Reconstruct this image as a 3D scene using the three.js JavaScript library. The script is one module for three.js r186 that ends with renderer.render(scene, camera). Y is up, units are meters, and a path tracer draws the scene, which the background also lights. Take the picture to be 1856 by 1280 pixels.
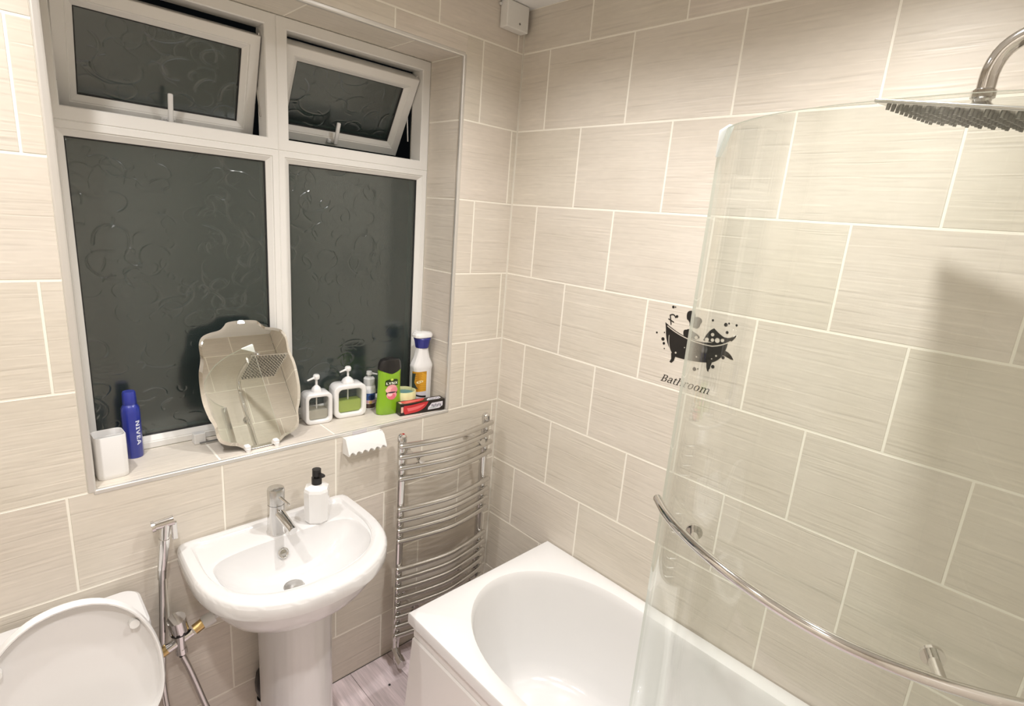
import * as THREE from 'three';
import { mergeGeometries, toCreasedNormals } from 'three/addons/utils/BufferGeometryUtils.js';
import { RoundedBoxGeometry } from 'three/addons/geometries/RoundedBoxGeometry.js';

// ------------------------------------------------------------------ camera, sky, lamps, exposure
const scene = new THREE.Scene();
scene.background = new THREE.Color().setRGB(0.0035, 0.0042, 0.0045);      // night outside the window
const camera = new THREE.PerspectiveCamera(65.98, 1856 / 1280, 0.02, 30);
camera.position.set(-1.4332, 1.6421, 1.4935);
camera.rotation.set(-0.24275, -0.78606, 0.08072, 'YXZ');
const renderer = new THREE.WebGLRenderer({ antialias: true });
renderer.toneMapping = THREE.LinearToneMapping;
renderer.toneMappingExposure = 0.632;
renderer.shadowMap.enabled = true;
const ROOM = { x0: -1.85, x1: 0, z0: 0, z1: 1.8, h: 2.324 };
const LAMPS = [[-1.49, 0.38, 5.1, 'over the toilet'], [-0.52, 0.48, 4.9, 'over the foot of the bath'], [-1.45, 1.17, 7.2, 'near the middle of the room'], [-0.46, 1.155, 6.5, 'over the middle of the bath']];   // x, z, candela
const LAMP_COLOR = new THREE.Color().setRGB(1, 0.975, 0.965), LAMP_ANGLE = 1.305;

// ------------------------------------------------------------------ helpers
let seed = 20240611;
const rnd = () => { seed = (seed * 1664525 + 1013904223) >>> 0; return seed / 4294967296; };
const rr = (a, b) => a + (b - a) * rnd();
const V = (x, y, z) => new THREE.Vector3(x, y, z);
const taken = new Map();
function numbered(n) { const k = taken.get(n) || 0; taken.set(n, k + 1); return k ? `${n}_${String(k).padStart(3, '0')}` : n; }
function mesh(name, geo, mat, parent) { const m = new THREE.Mesh(geo, mat); m.name = name; if (parent) parent.add(m); return m; }
function tag(o, label, category, extra = {}) { Object.assign(o.userData, { label, category }, extra); return o; }
function thing(name, label, category, pos = [0, 0, 0], turn = 0, group) {
  const o = new THREE.Group(); o.name = numbered(name); o.position.set(...pos); o.rotation.y = turn; scene.add(o);
  return tag(o, label, category, group ? { group } : {});
}
function structure(name, label, category) {
  const o = new THREE.Group(); o.name = name; scene.add(o); return tag(o, label, category, { kind: 'structure' });
}
const rgb = (r, g, b) => new THREE.Color().setRGB(r, g, b);
const std = (o) => new THREE.MeshStandardMaterial(o);
const phys = (o) => new THREE.MeshPhysicalMaterial(o);
const box = (w, h, d, x = 0, y = 0, z = 0, r = 0) => (r ? new RoundedBoxGeometry(w, h, d, 3, r) : new THREE.BoxGeometry(w, h, d)).translate(x, y, z);
const cyl = (r0, r1, h, x = 0, y = 0, z = 0, n = 32) => new THREE.CylinderGeometry(r1, r0, h, n).translate(x, y, z);   // r0 at the bottom
const lathe = (pts, n = 40) => toCreasedNormals(new THREE.LatheGeometry(pts.map(([r, y]) => new THREE.Vector2(r, y)), n), 0.6);
const tube = (pts, r, seg = 60, n = 14, closed = false) => new THREE.TubeGeometry(new THREE.CatmullRomCurve3(pts.map((p) => V(...p)), closed, 'centripetal'), seg, r, n, closed);
const rod = (a, b, r, n = 20, r2 = r) => { const A = V(...a), B = V(...b), d = B.clone().sub(A), g = new THREE.CylinderGeometry(r2, r, d.length(), n); g.applyQuaternion(new THREE.Quaternion().setFromUnitVectors(V(0, 1, 0), d.clone().normalize())); return g.translate(...A.add(B).multiplyScalar(0.5).toArray()); };
const merged = (...g) => mergeGeometries(g.map((q) => { const a = q.index ? q.toNonIndexed() : q.clone(); for (const k of Object.keys(a.attributes)) if (!['position', 'normal', 'uv'].includes(k)) a.deleteAttribute(k); return a; }));
// a skin over rings of points (all of one length)
function loft(rings, { closed = true, capStart = false, capEnd = false, crease = 0.7, uvw = 1, flip = false } = {}) {
  const n = rings[0].length, pos = [], uv = [], idx = [];
  rings.forEach((r, j) => r.forEach((p, i) => { pos.push(...p); uv.push((i / n) * uvw, j / (rings.length - 1)); }));
  const tri = (a, b, c) => (flip ? idx.push(a, c, b) : idx.push(a, b, c));
  const m = closed ? n : n - 1;
  for (let j = 0; j + 1 < rings.length; j++) for (let i = 0; i < m; i++) { const a = j * n + i, b = j * n + (i + 1) % n; tri(a, b, a + n); tri(b, b + n, a + n); }
  const cap = (j, rev) => { const c = [0, 0, 0]; rings[j].forEach((p) => p.forEach((v, k) => { c[k] += v / n; })); const o = pos.length / 3; pos.push(...c); uv.push(0.5, 0.5); for (let i = 0; i < m; i++) { const a = j * n + i, b = j * n + (i + 1) % n; rev ? tri(o, b, a) : tri(o, a, b); } };
  if (capStart) cap(0, true); if (capEnd) cap(rings.length - 1, false);
  const g = new THREE.BufferGeometry();
  g.setAttribute('position', new THREE.Float32BufferAttribute(pos, 3)); g.setAttribute('uv', new THREE.Float32BufferAttribute(uv, 2)); g.setIndex(idx);
  g.computeVertexNormals();
  return crease ? toCreasedNormals(g, crease) : g;
}
// a moulding run round a rectangle, mitred: profile of [inset, z]
function frameRing(x0, y0, x1, y1, profile) {
  const rings = profile.map(([d, z]) => [[x0 + d, y0 + d, z], [x1 - d, y0 + d, z], [x1 - d, y1 - d, z], [x0 + d, y1 - d, z]]);
  return loft(rings, { crease: 0.05 });
}
function roundedRect(w, h, r, n = 8) {
  const p = [];
  for (const [cx, cy, a0] of [[w / 2 - r, h / 2 - r, 0], [-w / 2 + r, h / 2 - r, 1], [-w / 2 + r, -h / 2 + r, 2], [w / 2 - r, -h / 2 + r, 3]])
    for (let i = 0; i <= n; i++) { const a = (a0 + i / n) * Math.PI / 2; p.push([cx + r * Math.cos(a), cy + r * Math.sin(a)]); }
  return p;
}
const shapeOf = (pts) => new THREE.Shape(pts.map(([x, y]) => new THREE.Vector2(x, y)));
function extrude(pts, depth, bevel = 0, holes = []) {
  const s = shapeOf(pts); holes.forEach((h) => s.holes.push(new THREE.Path(h.map(([x, y]) => new THREE.Vector2(x, y)))));
  const g = new THREE.ExtrudeGeometry(s, { depth, bevelEnabled: bevel > 0, bevelThickness: bevel, bevelSize: bevel, bevelOffset: -bevel, bevelSegments: 3, curveSegments: 24 });
  return toCreasedNormals(g, 0.6);
}
function canvasTexture(w, h, draw) {
  const c = document.createElement('canvas'); c.width = w; c.height = h; draw(c.getContext('2d'), w, h);
  const t = new THREE.CanvasTexture(c); t.colorSpace = THREE.SRGBColorSpace; t.magFilter = THREE.LinearFilter; return t;
}
function dataTexture(w, h, f, srgb, repeat) {
  const d = new Uint8Array(w * h * 4);
  for (let y = 0; y < h; y++) for (let x = 0; x < w; x++) { const c = f(x, y), o = (y * w + x) * 4; for (let k = 0; k < 3; k++) d[o + k] = Math.max(0, Math.min(255, Math.round(c[k] * 255))); d[o + 3] = 255; }
  const t = new THREE.DataTexture(d, w, h); t.magFilter = THREE.LinearFilter; t.minFilter = THREE.LinearMipmapLinearFilter; t.wrapS = t.wrapT = THREE.RepeatWrapping;
  if (srgb) t.colorSpace = THREE.SRGBColorSpace; if (repeat) t.repeat.set(...repeat); t.needsUpdate = true; return t;
}
// tiling value noise
function noiseGrid(w, h) { const a = new Float32Array(w * h).map(() => rnd()); return (x, y) => { const x0 = Math.floor(x), y0 = Math.floor(y), fx = x - x0, fy = y - y0, s = (t) => t * t * (3 - 2 * t), at = (i, j) => a[((j % h + h) % h) * w + ((i % w + w) % w)]; const u = s(fx), v = s(fy); return (at(x0, y0) * (1 - u) + at(x0 + 1, y0) * u) * (1 - v) + (at(x0, y0 + 1) * (1 - u) + at(x0 + 1, y0 + 1) * u) * v; }; }

// ------------------------------------------------------------------ materials
// woven streaks pressed into the wall tiles; the sheet is 1.32 m x 1 m
const TW = 1024, TH = 1024, streak = new Float32Array(TW * TH);
for (let k = 0; k < 2300; k++) {
  const cx = rnd() * TW, cy = rnd() * TH, len = rr(25, 120), th = rr(0.9, 3.0), amp = rr(-1, 0.75) * (rnd() < 0.12 ? 1.8 : 0.75), sl = rr(-0.03, 0.03), ph = rnd() * 6.28;
  for (let i = -len; i <= len; i++) {
    const e = 1 - (i / len) ** 2, yc = cy + sl * i + Math.sin(i / 23 + ph) * 0.9;
    for (let j = -6; j <= 6; j++) { const yy = Math.round(yc) + j, w = Math.exp(-(((yy - yc) / th) ** 2)) * e * amp; streak[((yy % TH + TH) % TH) * TW + ((Math.round(cx + i) % TW + TW) % TW)] += w; }
  }
}
const cloud = noiseGrid(13, 10), cloud2 = noiseGrid(64, 200);
const S = (x, y) => Math.max(-1.6, Math.min(1.6, streak[y * TW + x]));
const tileColor = dataTexture(TW, TH, (x, y) => { const s = S(x, y), c = cloud(x / TW * 13, y / TH * 10) - 0.5, f = cloud2(x / TW * 64, y / TH * 200) - 0.5, v = 0.955 + 0.026 * s + 0.024 * c + 0.02 * f; return [v, v * (0.997 + 0.004 * c), v * (0.99 + 0.012 * c)]; }, true);
const tileBump = dataTexture(TW, TH, (x, y) => { const v = 0.5 + 0.24 * S(x, y) + 0.05 * (cloud2(x / TW * 64, y / TH * 200) - 0.5); return [v, v, v]; });
const M = {};
M.tiles = [[0.75, 0.692, 0.607], [0.76, 0.70, 0.615], [0.748, 0.692, 0.60], [0.757, 0.69, 0.61]].map((c) => std({ color: rgb(...c), map: tileColor, bumpMap: tileBump, bumpScale: 0.0011, roughness: 0.42 }));
M.grout = std({ color: rgb(0.90, 0.86, 0.76), roughness: 0.9 });
M.ceiling = std({ color: rgb(0.86, 0.85, 0.82), roughness: 0.9 });
M.upvc = phys({ color: rgb(0.80, 0.785, 0.745), roughness: 0.32, clearcoat: 0.15 });
M.gasket = std({ color: rgb(0.02, 0.02, 0.02), roughness: 0.7 });
M.trim = std({ color: rgb(0.70, 0.68, 0.64), roughness: 0.35, metalness: 0.55 });
M.chrome = std({ color: rgb(0.70, 0.69, 0.675), roughness: 0.07, metalness: 1 });
M.towelRail = std({ color: rgb(0.64, 0.625, 0.60), roughness: 0.16, metalness: 1 });
M.satin = std({ color: rgb(0.62, 0.61, 0.59), roughness: 0.22, metalness: 1 });
M.steelDark = std({ color: rgb(0.3, 0.3, 0.29), roughness: 0.4, metalness: 0.9 });
M.brass = std({ color: rgb(0.62, 0.45, 0.2), roughness: 0.3, metalness: 1 });
M.ceramic = phys({ color: rgb(0.70, 0.69, 0.68), roughness: 0.14, clearcoat: 0.6, clearcoatRoughness: 0.04 });
M.acrylic = phys({ color: rgb(0.81, 0.80, 0.785), roughness: 0.16, clearcoat: 0.5, clearcoatRoughness: 0.06 });
M.panel = phys({ color: rgb(0.82, 0.80, 0.77), roughness: 0.3 });
M.white = phys({ color: rgb(0.80, 0.79, 0.765), roughness: 0.35 });
M.whiteGloss = phys({ color: rgb(0.80, 0.79, 0.775), roughness: 0.2, clearcoat: 0.4 });
M.black = phys({ color: rgb(0.012, 0.011, 0.011), roughness: 0.3 });
M.clear = phys({ color: rgb(0.95, 0.96, 0.955), roughness: 0.02, transmission: 1, thickness: 0, ior: 1.45 });
M.glassPane = phys({ color: rgb(0.945, 0.962, 0.945), roughness: 0.0, transmission: 1, thickness: 0, ior: 1.52 });
M.glassEdge = phys({ color: rgb(0.72, 0.78, 0.72), roughness: 0.15, transmission: 0.35, thickness: 0 });
M.guard = phys({ color: rgb(0.92, 0.94, 0.93), roughness: 0.7, transmission: 0.55, thickness: 0 });
M.mirror = std({ color: rgb(0.94, 0.94, 0.91), roughness: 0.0, metalness: 1 });
M.ink = phys({ color: rgb(0.02, 0.035, 0.30), roughness: 0.28, clearcoat: 0.5 });
M.navy = phys({ color: rgb(0.03, 0.035, 0.25), roughness: 0.35 });
M.greenGel = phys({ color: rgb(0.23, 0.44, 0.015), roughness: 0.22, clearcoat: 0.4 });
M.greenSoap = phys({ color: rgb(0.50, 0.62, 0.14), roughness: 0.2, transmission: 0.35, thickness: 0 });
M.soapClear = phys({ color: rgb(0.8, 0.76, 0.66), roughness: 0.2, transmission: 0.6, thickness: 0 });
M.teal = phys({ color: rgb(0.11, 0.27, 0.28), roughness: 0.35 });
M.paleYellow = phys({ color: rgb(0.72, 0.70, 0.38), roughness: 0.4 });
M.lilac = phys({ color: rgb(0.55, 0.52, 0.53), roughness: 0.5 });
M.greyPump = phys({ color: rgb(0.58, 0.58, 0.56), roughness: 0.3 });
// obscured glass: a pattern of curls pressed into the pane
const curls = new Float32Array(512 * 512).fill(0.5);
for (let k = 0; k < 260; k++) {
  const cx = rnd() * 512, cy = rnd() * 512, r = rr(6, 34), a0 = rnd() * 6.28, sweep = rr(1, 4.5), amp = rr(0.15, 0.45) * (rnd() < 0.5 ? 1 : -1), th = rr(0.9, 2.2);
  for (let i = 0; i < sweep * r; i++) { const a = a0 + i / r, q = r * (1 + 0.15 * Math.sin(a * 2 + k)), X = cx + q * Math.cos(a), Y = cy + q * Math.sin(a) * 0.8;
    for (let dy = -4; dy <= 4; dy++) for (let dx = -4; dx <= 4; dx++) { const x = Math.round(X) + dx, y = Math.round(Y) + dy, w = Math.exp(-((x - X) ** 2 + (y - Y) ** 2) / th ** 2) * amp * 0.5; curls[((y % 512 + 512) % 512) * 512 + ((x % 512 + 512) % 512)] += w * 0.3; } }
}
const curlBump = dataTexture(512, 512, (x, y) => { const v = Math.max(0, Math.min(1, curls[y * 512 + x])); return [v, v, v]; });
M.obscured = phys({ color: rgb(0.36, 0.46, 0.44), roughness: 0.2, transmission: 0.94, thickness: 0, ior: 1.9, bumpMap: curlBump, bumpScale: 0.004 });
// vinyl floor
const fa = noiseGrid(24, 6), fb = noiseGrid(160, 20), fc = noiseGrid(9, 9);
const floorMap = dataTexture(512, 512, (x, y) => { const g = fa(y / 512 * 24 + fc(x / 57, y / 57), x / 512 * 6), h = fb(y / 512 * 160, x / 512 * 20), v = 0.85 + 0.13 * (g - 0.5) + 0.09 * (h - 0.5); return [v * 1.03, v * 0.96, v * 0.97]; }, true);
M.floor = [0.95, 1, 1.05].map((k) => std({ color: rgb(k, k, k), map: floorMap, roughness: 0.5 }));
M.subfloor = std({ color: rgb(0.25, 0.22, 0.21), roughness: 0.9 });

// ------------------------------------------------------------------ wall tiles
const LEVEL = []; for (let k = -1; k <= 9; k++) LEVEL.push(2.19 - 0.2503 * k);      // joints between the courses
const GAP = 0.005;
const tileCache = new Map();
function tileGeometry(w, h, variant) {
  const key = `${w.toFixed(4)},${h.toFixed(4)},${variant}`;
  if (tileCache.has(key)) return tileCache.get(key);
  const b = 0.0008, t = 0.0065, X = w / 2, Y = h / 2;
  const rings = [[X, Y, -t], [X, Y, -b], [X - b, Y - b, 0]].map(([x, y, z]) => [[-x, -y, z], [x, -y, z], [x, y, z], [-x, y, z]]);
  const g = loft(rings, { capEnd: true, crease: 0.1 });
  const p = g.attributes.position, uv = g.attributes.uv, ou = variant * 0.217, ov = variant * 0.381;
  for (let i = 0; i < p.count; i++) uv.setXY(i, (p.getX(i) + X) / 1.32 + ou, (p.getY(i) + Y) / 1.0 + ov);
  tileCache.set(key, g); return g;
}
function addTile(parent, x0, x1, y0, y1, z = 0) {
  if (x1 - x0 < 0.004 || y1 - y0 < 0.004) return;
  const v = Math.floor(rnd() * 9), m = mesh('tile', tileGeometry(+(x1 - x0).toFixed(4), +(y1 - y0).toFixed(4), v), M.tiles[Math.floor(rnd() * 4)], parent);
  m.position.set((x0 + x1) / 2, (y0 + y1) / 2, z); return m;
}
// courses of tiles in local x / y, offsets by course; `hole` is left free
function tileField(parent, x0, x1, offA, offB, W, hole) {
  const g = GAP / 2;
  for (let k = 0; k + 1 < LEVEL.length; k++) {
    const top = Math.min(LEVEL[k], ROOM.h), bot = Math.max(LEVEL[k + 1], 0);
    if (top - bot < 0.01) continue;
    const off = k % 2 ? offA : offB;                                                // LEVEL[1] is the joint at 2.19
    let a = off + Math.floor((x0 - off) / W) * W;
    for (; a < x1; a += W) {
      const l = Math.max(a, x0), r = Math.min(a + W, x1);
      if (r - l < 0.006) continue;
      if (!hole || r <= hole[0] || l >= hole[1] || bot >= hole[3] - 1e-3 || top <= hole[2] + 1e-3) { addTile(parent, l + g, r - g, bot + g, top - g); continue; }
      const up = top > hole[3], under = bot < hole[2], y1 = top - g, yb = bot + g;
      if (l < hole[0]) addTile(parent, l + g, hole[0], yb, y1);
      if (r > hole[1]) addTile(parent, hole[1], r - g, yb, y1);
      if (under) addTile(parent, l < hole[0] ? hole[0] : l + g, r > hole[1] ? hole[1] : r - g, yb, hole[2]);
      if (up) addTile(parent, l < hole[0] ? hole[0] : l + g, r > hole[1] ? hole[1] : r - g, hole[3], y1);
    }
  }
}
const WIN = { x0: -1.292, x1: -0.25, y0: 0.94, y1: 2.132, z: -0.185 };
// back wall with the window opening
{
  const w = structure('wall_back', 'cream streaked tile wall with the window opening', 'wall'), g = [];
  const T = 0.3, zc = -T / 2 - 0.0005, d = T - 0.001, H = ROOM.h;
  const add = (a, b, c, e) => g.push(box(b - a, e - c, d, (a + b) / 2, (c + e) / 2, zc));
  add(ROOM.x0 - 0.15, WIN.x0 - 0.001, 0, H); add(WIN.x1 + 0.001, 0.15, 0, H); add(WIN.x0 - 0.001, WIN.x1 + 0.001, 0, WIN.y0 - 0.001); add(WIN.x0 - 0.001, WIN.x1 + 0.001, WIN.y1 + 0.001, H);
  mesh('wall_core', merged(...g), M.grout, w);
  tileField(w, ROOM.x0, ROOM.x1 - 0.001, -0.179, -0.027, 0.33, [WIN.x0 - 0.0165, WIN.x1 + 0.004, WIN.y0 - 0.001, WIN.y1 + 0.004]);
  // lining of the opening
  const D = 0.185;
  const place = (t, pos, rot) => { if (!t) return; t.position.set(...pos); t.rotation.set(...rot); };
  const cut = [...LEVEL.filter((y) => y > WIN.y0 + 0.02 && y < WIN.y1 - 0.02), WIN.y0, WIN.y1].sort((a, b) => a - b);
  for (let i = 0; i + 1 < cut.length; i++) for (const s of [1, -1]) {
    const h = cut[i + 1] - cut[i] - GAP, t = addTile(w, 0, D - 0.012, 0, h);
    place(t, [s > 0 ? WIN.x1 : WIN.x0, (cut[i] + cut[i + 1]) / 2, -D / 2 - 0.004], [0, s > 0 ? -Math.PI / 2 : Math.PI / 2, 0]);
  }
  for (const [y, rx, off] of [[WIN.y0, -Math.PI / 2, -0.357], [WIN.y1, Math.PI / 2, -0.42]]) {
    const xs = [WIN.x0]; for (let x = off - 0.33 * 3; x < WIN.x1 - 0.02; x += 0.33) if (x > WIN.x0 + 0.02) xs.push(x); xs.push(WIN.x1);
    for (let i = 0; i + 1 < xs.length; i++) place(addTile(w, 0, xs[i + 1] - xs[i] - GAP, 0, D - 0.012), [(xs[i] + xs[i + 1]) / 2, y, -D / 2 - 0.004], [rx, 0, 0]);
  }
}
// edge strips round the opening
{
  const profile = (len) => new RoundedBoxGeometry(len, 0.013, 0.012, 3, 0.004);
  const run = (name, label, geo, x, y) => { const m = mesh(name, geo, M.trim, scene); m.position.set(x, y, -0.0045); tag(m, label, 'trim', { kind: 'structure' }); };
  const xm = (WIN.x0 + WIN.x1) / 2, ym = (WIN.y0 + WIN.y1) / 2, lw = WIN.x1 - WIN.x0, lh = WIN.y1 - WIN.y0;
  run('trim_1', 'satin edge strip along the front of the tiled sill', profile(lw + 0.012), xm, WIN.y0 - 0.0062);
  run('trim_2', 'satin edge strip under the head of the window opening', profile(lw), xm, WIN.y1 - 0.0015);
  run('trim_3', 'satin edge strip up the toilet side of the window opening', profile(lh + 0.012).scale(1, 1.35, 1).rotateZ(Math.PI / 2), WIN.x0 - 0.0078, ym);
  run('trim_4', 'satin edge strip up the bath side of the window opening', profile(lh).rotateZ(Math.PI / 2), WIN.x1 - 0.0015, ym);
}
function plainWall(name, label, rotY, pos, lo, hi, offA, offB) {
  const w = structure(name, label, 'wall'); w.rotation.y = rotY; w.position.set(...pos);
  mesh('wall_core', box(hi - lo, ROOM.h, 0.15, (lo + hi) / 2, ROOM.h / 2, -0.0757), M.grout, w);
  tileField(w, lo, hi, offA, offB, 0.3288, null);
  return w;
}
plainWall('wall_right', 'long cream streaked tile wall beside the bath', -Math.PI / 2, [0, 0, 0], 0.001, ROOM.z1, 0.1275, 0.2905);
plainWall('wall_left', 'cream streaked tile wall on the toilet side of the room', Math.PI / 2, [ROOM.x0, 0, 0], -ROOM.z1, -0.001, -0.2, -0.04);
plainWall('wall_front', 'cream streaked tile wall carrying the shower fittings', Math.PI, [0, 0, ROOM.z1], 0.001, -ROOM.x0 - 0.001, 0.11, 0.27);
{
  const c = structure('ceiling', 'plain matt white ceiling', 'ceiling');
  mesh('ceiling_board', box(2.2, 0.12, 2.25, -0.925, ROOM.h + 0.06, 0.82), M.ceiling, c);
  const f = structure('floor', 'mauve grey wood look vinyl plank floor', 'floor');
  mesh('floor_base', box(2.2, 0.1, 2.25, -0.925, -0.0545, 0.82), M.subfloor, f);
  const W = 0.152, L = 0.61; let row = 0;
  for (let x = ROOM.x0 + 0.001; x < -0.003; x += W, row++) for (let z = -0.13 - (row % 2) * 0.305; z < ROOM.z1; z += L) {
    const a = Math.max(z, 0.002), b = Math.min(z + L, ROOM.z1 - 0.002), r = Math.min(x + W, -0.002); if (b - a < 0.02) continue;
    const g = new THREE.BoxGeometry(r - x - 0.0015, 0.004, b - a - 0.0015), p = g.attributes.position, uv = g.attributes.uv, o = rnd(), o2 = rnd();
    for (let i = 0; i < p.count; i++) uv.setXY(i, p.getZ(i) / 0.7 + o, p.getX(i) / 0.35 + o2);
    const m = mesh('floor_plank', g, M.floor[Math.floor(rnd() * 3)], f); m.position.set((x + r) / 2, -0.002, (a + b) / 2);
  }
}

// ------------------------------------------------------------------ window
{
  const w = structure('window_1', 'white plastic window of four lights with obscured glass and two open fanlights', 'window');
  const Z = WIN.z, xm = -0.7715, ym = 1.779, pane = (x0, x1, y0, y1) => { const g = new THREE.BoxGeometry(x1 - x0, y1 - y0, 0.006), p = g.attributes.position, uv = g.attributes.uv; for (let i = 0; i < p.count; i++) uv.setXY(i, (p.getX(i) + x0) / 0.7, (p.getY(i) + y0) / 0.7); return g; };
  const x0 = WIN.x0 + 0.0005, x1 = WIN.x1 - 0.0005, y0 = WIN.y0 + 0.0005, y1 = WIN.y1 - 0.0005;
  // fixed lower lights
  for (const [a, b] of [[x0, xm], [xm, x1]]) {
    mesh('frame', frameRing(a, y0, b, ym, [[0, Z - 0.06], [0, Z - 0.002], [0.002, Z], [0.017, Z], [0.019, Z - 0.003], [0.021, Z - 0.003], [0.0335, Z - 0.013], [0.0345, Z - 0.018], [0.0345, Z - 0.06]]), M.upvc, w);
    mesh('gasket', frameRing(a, y0, b, ym, [[0.034, Z - 0.0145], [0.0365, Z - 0.0165], [0.0365, Z - 0.03]]), M.gasket, w);
    const p = mesh('pane', pane(a + 0.03, b - 0.03, y0 + 0.03, ym - 0.03), M.obscured, w); p.position.set((a + b) / 2, (y0 + ym) / 2, Z - 0.022);
  }
  // fanlights, hung at the head and pushed open
  for (const [a, b, tilt, hx] of [[x0, xm, 0.335, -1.025], [xm, x1, 0.53, -0.540]]) {
    mesh('frame', frameRing(a, ym, b, y1, [[0, Z - 0.06], [0, Z - 0.002], [0.002, Z], [0.029, Z], [0.0315, Z - 0.003], [0.0315, Z - 0.06]]), M.upvc, w);
    const i = 0.035, sw = b - a - 2 * i, sh = y1 - ym - 2 * i - 0.004, hw = sw / 2;
    const sash = mesh('sash', frameRing(-hw, -sh, hw, 0, [[0, -0.05], [0, -0.002], [0.002, 0], [0.026, 0], [0.028, -0.003], [0.030, -0.003], [0.0425, -0.013], [0.0435, -0.018], [0.0435, -0.05], [0, -0.05]]), M.upvc, w);
    sash.position.set((a + b) / 2, y1 - i - 0.028, Z - 0.012); sash.rotation.x = tilt;
    const p = mesh('pane', pane(-hw + 0.036, hw - 0.036, -sh + 0.036, -0.036), M.obscured, sash); p.position.set(0, -sh / 2, -0.022);
    mesh('gasket', frameRing(-hw, -sh, hw, 0, [[0.043, -0.0145], [0.0455, -0.0165], [0.0455, -0.03]]), M.gasket, sash);
    const hd = mesh('handle', merged(box(0.034, 0.014, 0.012, 0, 0, 0.006, 0.004), rod([0, 0, 0.010], [0, 0.006, 0.022], 0.006), toCreasedNormals(new RoundedBoxGeometry(0.0125, 0.072, 0.009, 3, 0.004), 0.6).rotateX(-0.16).translate(0, 0.036, 0.026)), M.whiteGloss, sash);
    hd.position.set(hx - (a + b) / 2, -sh + 0.020, 0);
    for (const s of [-1, 1]) mesh('friction_stay', merged(rod([s * (hw + 0.004), 0.004, -0.03], [s * (hw + 0.003), -0.13, -0.012], 0.0028, 8), rod([s * (hw + 0.003), -0.13, -0.012], [s * (hw + 0.002), -0.2, 0.04], 0.0028, 8)), M.satin, sash);
  }
}

// ------------------------------------------------------------------ ceiling lamps
for (const [x, z, candela, where] of LAMPS) {
  const t = thing('downlight', `round white recessed downlight ${where}`, 'light', [x, ROOM.h, z]);
  mesh('ring', lathe([[0.030, -0.0005], [0.030, -0.006], [0.036, -0.008], [0.044, -0.005], [0.045, -0.0005]]), M.white, t);
  mesh('bulb', cyl(0.0295, 0.0295, 0.003, 0, -0.0022, 0), std({ color: rgb(0.9, 0.9, 0.9), emissive: LAMP_COLOR, emissiveIntensity: 14, roughness: 0.6 }), t);
  const s = new THREE.SpotLight(LAMP_COLOR, candela, 0, LAMP_ANGLE, 1, 2); s.position.set(0, -0.012, 0); s.shadow.radius = 1.4; s.castShadow = true;
  s.target.position.set(0, -2, 0); s.name = 'lamp'; t.add(s); t.add(s.target);
}

// ------------------------------------------------------------------ bath
{
  const b = thing('bathtub', 'white acrylic bathtub along the tiled wall', 'bathtub', [-0.314, 0, 1.06]);
  const hx = 0.310, hz = 0.724, y = 0.474, az = 0.34, sz = hz - az - 0.043, ax = 0.262;       // half sizes, end depth, spine
  const dirs = [];
  const phiC = Math.atan2(ax * (hz - sz), az * hx);
  const arc = []; for (let i = 0; i <= 40; i++) arc.push(i / 40 * Math.PI); arc.push(phiC, Math.PI - phiC); arc.sort((p, q) => p - q);
  for (const p of arc) dirs.push([ax * Math.cos(p), -az * Math.sin(p), -sz]);
  for (let i = 1; i < 12; i++) dirs.push([-ax, 0, -sz + 2 * sz * i / 12]);
  for (const p of arc) dirs.push([-ax * Math.cos(p), az * Math.sin(p), sz]);
  for (let i = 1; i < 12; i++) dirs.push([ax, 0, sz - 2 * sz * i / 12]);
  const inner = (s, h, k = 1) => dirs.map(([dx, dz, c]) => [dx * s, h, c * k + dz * s]);
  const outer = (o, h) => dirs.map(([dx, dz, c]) => { const t = Math.min(dx ? (hx - o) / Math.abs(dx) : 1e9, dz ? (hz - o - Math.abs(c)) / Math.abs(dz) : 1e9); return [dx * t, h, c + dz * t]; });
  const rings = [outer(0.03, y - 0.036), outer(0.0, y - 0.036), outer(0, y - 0.006), outer(0.0018, y - 0.0018), outer(0.006, y), inner(1.012, y), inner(0.995, y - 0.002), inner(0.98, y - 0.010), inner(0.968, y - 0.03), inner(0.95, y - 0.09), inner(0.915, y - 0.18), inner(0.87, y - 0.26), inner(0.82, y - 0.315), inner(0.76, y - 0.348), inner(0.68, y - 0.366), inner(0.55, y - 0.375), inner(0.3, y - 0.379), inner(0.02, y - 0.381)];
  mesh('tub', loft(rings, { crease: 0.55 }), M.acrylic, b);
  // front panel with its plinth rail, flaring a little at the foot
  const slab = (xt, xb, zt, zb, y0, y1, th) => { const q = (xx, zz, yy) => [[xx, yy, zz], [xx + th, yy, zz], [xx + th, yy, hz - 0.012], [xx, yy, hz - 0.012]]; return loft([q(xb, zb, y0), q(xt + (xb - xt) * 0.03, zt + (zb - zt) * 0.03, y1 - 0.006), q(xt + 0.004, zt + 0.002, y1)], { capEnd: true, capStart: true, crease: 0.1, flip: true }); };
  const p = mesh('bath_panel', slab(-0.302, -0.306, -0.708, -0.742, 0.004, 0.392, 0.018), M.panel, b);
  mesh('top_rail', slab(-0.298, -0.298, -0.708, -0.708, 0.394, 0.437, 0.014), M.panel, p);
  mesh('end_panel', box(0.57, 0.43, 0.014, 0.015, 0.219, -0.69), M.panel, b);
  mesh('waste', merged(cyl(0.034, 0.030, 0.004, 0, 0.0965, 0.46), cyl(0.022, 0.020, 0.004, 0, 0.1, 0.46)), M.chrome, b);
}

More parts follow.
